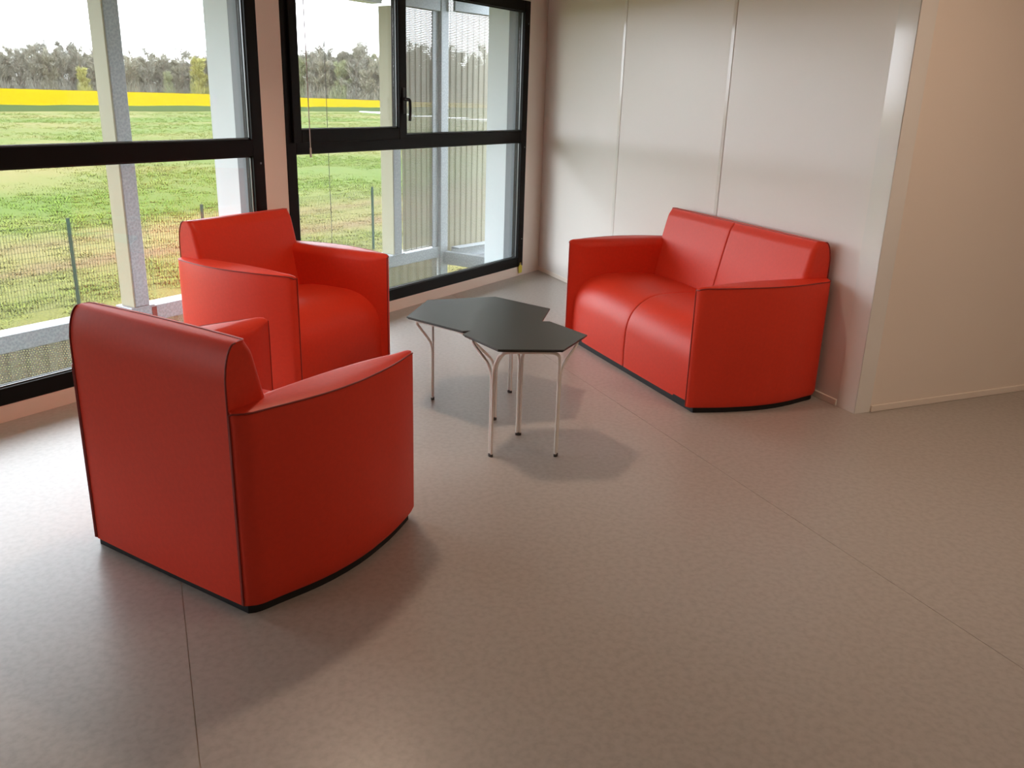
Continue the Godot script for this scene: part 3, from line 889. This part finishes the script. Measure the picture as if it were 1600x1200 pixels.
func build_land() -> void:
	var n1 := FastNoiseLite.new(); n1.seed = 3; n1.frequency = 0.11; n1.fractal_octaves = 4
	var n2 := FastNoiseLite.new(); n2.seed = 9; n2.frequency = 0.035; n2.fractal_octaves = 3
	var n3 := FastNoiseLite.new(); n3.seed = 15; n3.frequency = 0.8; n3.fractal_octaves = 2
	var green := Color(0.091, 0.122, 0.017)
	var lush := Color(0.072, 0.118, 0.014)
	var straw := Color(0.168, 0.146, 0.050)
	var soil := Color(0.149, 0.094, 0.048)
	var tint := func(u: float, o: float) -> Color:
		var a := n1.get_noise_2d(u * 0.7, o * 1.6) * 0.7 + n3.get_noise_2d(u, o) * 0.35
		var b := n2.get_noise_2d(u * 0.5 + 50, o * 1.8)
		var c := green.lerp(straw, clampf(0.45 + a * 1.1 + b * 0.9 - smoothstep(24.0, 60.0, o) * 0.25, 0, 1))
		c = c.lerp(lush, clampf(0.25 - b * 1.6, 0, 0.8) * smoothstep(9.0, 14.0, o))
		# bare wheel track behind the fence and dry strip in front of it
		var trk := exp(-pow((o - 13.6 - 0.5 * n1.get_noise_2d(u, 3.0)) / 0.55, 2)) + 0.7 * exp(-pow((o - 16.4 - 0.5 * n1.get_noise_2d(u, 9.0)) / 0.45, 2))
		c = c.lerp(soil, clampf(trk * (0.75 + a), 0, 0.9))
		c = c.lerp(straw.lerp(soil, 0.4), (1.0 - smoothstep(8.6, 10.4, o)) * clampf(0.75 + a, 0, 1))
		return c
	# terrain grid in wall coordinates, finer near the building
	var v := PackedVector3Array()
	var col := PackedColorArray()
	var nr := PackedVector3Array()
	var idx := PackedInt32Array()
	var rows := 190
	var cols := 240
	for i in rows + 1:
		var o := 0.30 * pow(1600.0, float(i) / rows)
		var ua := -2.6 * o - 16.0
		var ub := 1.1 * o + 16.0
		for j in cols + 1:
			var u := lerpf(ua, ub, float(j) / cols)
			var hh := GROUND + 0.05 * n3.get_noise_2d(u, o) + 0.12 * n1.get_noise_2d(u, o) * smoothstep(10.0, 30.0, o)
			v.append(BW * Vector3(u, hh, o)); nr.append(Vector3.UP); col.append(tint.call(u, o))
	for i in rows:
		for j in cols:
			var a := i * (cols + 1) + j
			idx.append_array([a, a + 1, a + cols + 2, a, a + cols + 2, a + cols + 1])
	var arr := []
	arr.resize(Mesh.ARRAY_MAX)
	arr[Mesh.ARRAY_VERTEX] = v; arr[Mesh.ARRAY_NORMAL] = nr; arr[Mesh.ARRAY_COLOR] = col; arr[Mesh.ARRAY_INDEX] = idx
	var gm := ArrayMesh.new()
	gm.add_surface_from_arrays(Mesh.PRIMITIVE_TRIANGLES, arr)
	tag(put(gm, "ground", M.ground), "rough meadow with green and straw coloured patches outside", "ground", "", "structure")
	# grass tufts
	var tv := PackedVector3Array()
	var tn := PackedVector3Array()
	var tc := PackedColorArray()
	for k in 7:
		var a := TAU * k / 7.0
		var b := Vector3(cos(a), 0, sin(a)) * 0.05
		var s := Vector3(-sin(a), 0, cos(a)) * 0.018
		var tip := b * 3.0 + Vector3.UP * (0.8 + 0.2 * sin(k * 2.3))
		for p in [b - s, b + s, tip]: tv.append(p); tn.append(Vector3.UP); tc.append(Color.WHITE)
	var ta := []
	ta.resize(Mesh.ARRAY_MAX)
	ta[Mesh.ARRAY_VERTEX] = tv; ta[Mesh.ARRAY_NORMAL] = tn; ta[Mesh.ARRAY_COLOR] = tc
	for k in range(0, tn.size(), 3):
		var fnn := ((tv[k + 2] - tv[k]).cross(tv[k + 1] - tv[k])).normalized()
		if fnn.y < 0:
			fnn = -fnn
			var sw := tv[k + 1]; tv[k + 1] = tv[k + 2]; tv[k + 2] = sw
		for j in 3: tn[k + j] = fnn
	ta[Mesh.ARRAY_VERTEX] = tv; ta[Mesh.ARRAY_NORMAL] = tn
	var tuft := ArrayMesh.new()
	tuft.add_surface_from_arrays(Mesh.PRIMITIVE_TRIANGLES, ta)
	var count := 110000
	var mm := MultiMesh.new()
	mm.transform_format = MultiMesh.TRANSFORM_3D
	mm.use_colors = true
	mm.mesh = tuft
	mm.instance_count = count
	for k in count:
		var o := 6.0 * pow(17.5, rng.randf())
		var u := rng.randf_range(-1.75 * o - 6.0, 0.45 * o + 4.0)
		var c: Color = tint.call(u, o)
		var hgt := rng.randf_range(0.03, 0.085) * (1.0 if o > 10.6 else 0.6)
		if c.r > 0.13: hgt *= 0.85
		hgt *= 1.0 + o / 90.0
		var wd := rng.randf_range(0.45, 1.0) * (1.0 + o / 60.0)
		mm.set_instance_transform(k, Transform3D(Basis(Vector3.UP, rng.randf() * TAU).scaled(Vector3(wd, hgt, wd)), BW * Vector3(u, GROUND - 0.02, o)))
		var f := rng.randf_range(0.85, 1.35)
		mm.set_instance_color(k, Color(c.r * f, c.g * f, c.b * f))
	var gi := MultiMeshInstance3D.new()
	gi.multimesh = mm
	gi.material_override = M.blade
	gi.name = "grass"
	add_child(gi)
	tag(gi, "tufts of rough meadow grass outside", "grass", "", "stuff")
	# fence parallel to the building
	var fn := thing("wire_fence", "green wire mesh fence with posts across the meadow", "fence", at_wall(-1.76, GROUND, 10.3))
	for u in [10.0, 7.3, 4.6, 2.75, 0.0, -2.75, -5.3, -7.76, -10.4, -13.0, -15.6, -18.2]:
		var ps := part(cbox(Vector3(u - 0.024, -0.1, -0.03), Vector3(u + 0.024, 1.5, 0.02), 0.006), "fence_post", M.fence_green, fn)
		part(cbox(Vector3(u - 0.026, 1.5, -0.032), Vector3(u + 0.026, 1.512, 0.022), 0.004), "post_cap", M.fence_wire, ps)
	var wires := PackedVector3Array()
	var uu := -18.2
	while uu < 10.0:
		_wire(wires, Vector3(uu, 0.02, 0.024), Vector3(uu, 1.42, 0.024), 0.0032)
		uu += 0.0508
	for k in 15: _wire(wires, Vector3(-18.2, 0.02 + 0.1 * k, 0.027), Vector3(10.0, 0.02 + 0.1 * k, 0.027), 0.0022)
	tag(put(mesh(wires, 1), "wire_mesh", M.fence_wire, fn), "", "", "", "stuff")
	# rapeseed field
	var near := [BW * Vector3(60, 0, 108), BW * Vector3(-30, 0, 109), BW * Vector3(-90, 0, 111), BW * Vector3(-131, 0, 112), BW * Vector3(-200, 0, 112)]
	var far := [Vector3(-330, 0, -372), Vector3(-47, 0, -370), Vector3(26, 0, -366), Vector3(56, 0, -312), Vector3(130, 0, -235)]
	var fv := PackedVector3Array()
	var ft := PackedVector3Array()
	var fs := PackedVector3Array()
	var g := []
	for i in 41:
		var row := []
		for j in 81:
			var s := j / 80.0 * 4.0
			var kk := mini(int(s), 3)
			var a: Vector3 = near[kk].lerp(near[kk + 1], s - kk)
			var b: Vector3 = far[kk].lerp(far[kk + 1], s - kk)
			var p := a.lerp(b, pow(i / 40.0, 1.6))
			p.y = -1.42 + 0.10 * n3.get_noise_2d(p.x * 0.7, p.z * 0.7)
			row.append(p)
		g.append(row)
	for i in 40:
		for j in 80: quad(ft, g[i][j], g[i][j + 1], g[i + 1][j + 1], g[i + 1][j])
	for j in 80:
		quad(fs, g[0][j], g[0][j + 1], Vector3(g[0][j + 1].x, GROUND - 0.1, g[0][j + 1].z), Vector3(g[0][j].x, GROUND - 0.1, g[0][j].z))
	var rf := tag(thing("rapeseed_crop", "bright yellow flowering rapeseed field before the wood", "crop"), "", "", "", "stuff")
	part(ft, "flower_canopy", M.rape_top, rf, 60)
	part(fs, "green_stems", M.rape_side, rf, 60)
	# pale farm track before the field
	var tk := thing("farm_track", "pale farm track crossing the meadow before the yellow field", "track")
	part(prism(PackedVector2Array([Vector2(35.2, -158), Vector2(38.0, -157), Vector2(40, -141), Vector2(52, -110), Vector2(47, -108), Vector2(36.5, -140)]), GROUND - 0.05, GROUND + 0.14), "track_surface", M.gravel, tk)
	# wood: individual bare trees along the far edge of the field
	var kinds := []
	var specs := [[101, 17.0, 2600, 1.0, 0], [102, 15.5, 2800, 1.0, 1], [103, 18.5, 2600, 1.0, 0], [104, 14.0, 3000, 1.25, 2], [105, 13.0, 3000, 1.5, 3], [106, 16.0, 2600, 1.0, 1]]
	for s in specs: kinds.append(tree_mesh(s[0], s[1], s[2], s[3]))
	var names := ["bare grey brown tree in the wood beyond the yellow field", "bare tan tree in the wood beyond the yellow field", "bare grey brown tree in the wood beyond the yellow field", "budding olive green tree in the wood beyond the yellow field", "yellow green leafing tree at the edge of the wood", "bare tan tree in the wood beyond the yellow field"]
	var edge := [Vector3(-76, 0, -385), Vector3(-48, 0, -384), Vector3(27, 0, -381), Vector3(61, 0, -323), Vector3(118, 0, -266)]
	var lens := [0.0]
	for i in edge.size() - 1: lens.append(lens[-1] + edge[i].distance_to(edge[i + 1]))
	for row in 4:
		var s := rng.randf_range(0.0, 4.0)
		while s < lens[-1]:
			var i := 0
			while i < edge.size() - 2 and lens[i + 1] < s: i += 1
			var p: Vector3 = edge[i].lerp(edge[i + 1], (s - lens[i]) / (lens[i + 1] - lens[i]))
			p += Vector3(p.x, 0, p.z - 7).normalized() * (row * 7.0 + rng.randf_range(-2, 2))
			var k: int = [0, 1, 2, 5, 0, 1, 2, 5, 3, 2, 1][rng.randi() % 11]
			var sc := rng.randf_range(0.80, 1.10) + row * 0.05
			var t := thing("tree", names[k], "tree", Transform3D(Basis(Vector3.UP, rng.randf() * TAU).scaled(Vector3(sc * 1.15, sc, sc * 1.15)), Vector3(p.x, GROUND, p.z)), "trees of the wood: " + str(names[k]).get_slice(" tree", 0))
			put(kinds[k][0], "trunk", M.bark, t)
			put(kinds[k][1], "twigs", M.twig[specs[k][4]], t)
			s += rng.randf_range(4.2, 6.8)

	# the few leafing trees that stand out at the edge of the wood
	for q in [[Vector3(22.5, 0, -371), 1.12, 4, "tall yellow green leafing tree at the wood's edge beside the white window reveal"], [Vector3(-19.0, 0, -374), 0.72, 4, "small yellow green leafing tree at the wood's edge, left of the column"], [Vector3(10.5, 0, -373), 0.62, 3, "low olive green tree at the wood's edge, just right of the column"], [Vector3(20.0, 0, -373), 0.55, 3, "low pale green tree at the wood's edge under the tall leafing tree"]]:
		var t := thing("tree", q[3], "tree", Transform3D(Basis(Vector3.UP, 0.7).scaled(Vector3(q[1], q[1], q[1])), Vector3(q[0].x, GROUND, q[0].z)))
		put(kinds[q[2]][0], "trunk", M.bark, t)
		put(kinds[q[2]][1], "twigs", M.twig[specs[q[2]][4]], t)

func _wire(t: PackedVector3Array, a: Vector3, b: Vector3, r: float) -> void:
	var d := (b - a).normalized()
	var s := d.cross(Vector3(0, 0, 1)).normalized() * r
	var z := Vector3(0, 0, r)
	quad(t, a - s, b - s, b - z, a - z)
	quad(t, a - z, b - z, b + s, a + s)
	quad(t, a + s, b + s, b - s, a - s)

func build_lamps() -> void:
	# recessed round downlight over the seating group
	var d := thing("downlight", "round recessed ceiling downlight over the seating group", "light", Transform3D(Basis(), Vector3(-2.47, CEIL - 0.012, 3.41)))
	var rows := []
	for q in [Vector2(0.135, 0.012), Vector2(0.135, 0.0), Vector2(0.112, 0.0), Vector2(0.108, 0.006)]:
		var row := []
		for k in 28: row.append(Vector3(q.x * cos(TAU * k / 28), q.y, q.x * sin(TAU * k / 28)))
		rows.append(row)
	part(loft(rows, true, false), "trim_ring", M.profile, d)
	var disc := PackedVector2Array()
	for k in 28: disc.append(Vector2(cos(TAU * k / 28), sin(TAU * k / 28)) * 0.11)
	part(prism(disc, 0.006, 0.012), "diffuser", M.lamp, d)
	var sp := SpotLight3D.new()
	sp.name = "downlight_beam"
	sp.light_color = LAMP_COLOR
	sp.light_energy = LAMP_A
	sp.light_size = 0.11
	sp.spot_angle = 62.0
	sp.spot_angle_attenuation = 0.6
	sp.spot_range = 20.0
	sp.spot_attenuation = 2.0
	sp.shadow_enabled = true
	sp.transform = Transform3D(Basis(Vector3.RIGHT, -PI / 2), Vector3(0, -0.01, 0))
	d.add_child(sp)
	# unseen square panels, added as warm fill for the right wall and floor
	for p in [[Vector2(-0.25, 5.35), "nearest the outer wall corner"], [Vector2(2.2, 8.4), "at the right end of the room"]]:
		var o := thing("added_fill_panel", "unseen square warm fill panel added " + str(p[1]), "light", Transform3D(Basis(), Vector3(p[0].x, CEIL - 0.03, p[0].y)), "added fill light panels")
		var h := 0.28
		var rim := cbox(Vector3(-h - 0.03, 0, -h - 0.03), Vector3(h + 0.03, 0.03, -h), 0.003)
		rim.append_array(cbox(Vector3(-h - 0.03, 0, h), Vector3(h + 0.03, 0.03, h + 0.03), 0.003))
		rim.append_array(cbox(Vector3(-h - 0.03, 0, -h), Vector3(-h, 0.03, h), 0.003))
		rim.append_array(cbox(Vector3(h, 0, -h), Vector3(h + 0.03, 0.03, h), 0.003))
		part(rim, "rim", M.profile, o)
		part(tbox(Vector3(-h, 0.012, -h), Vector3(h, 0.028, h)), "diffuser", M.lamp, o)
		var a := AreaLight3D.new()
		a.name = "fill_light"
		a.area_size = Vector2(2 * h, 2 * h)
		a.light_color = LAMP_COLOR
		a.light_energy = FILL_LAMP
		a.shadow_enabled = true
		a.transform = Transform3D(Basis(Vector3.RIGHT, -PI / 2), Vector3(0, -0.004, 0))
		o.add_child(a)
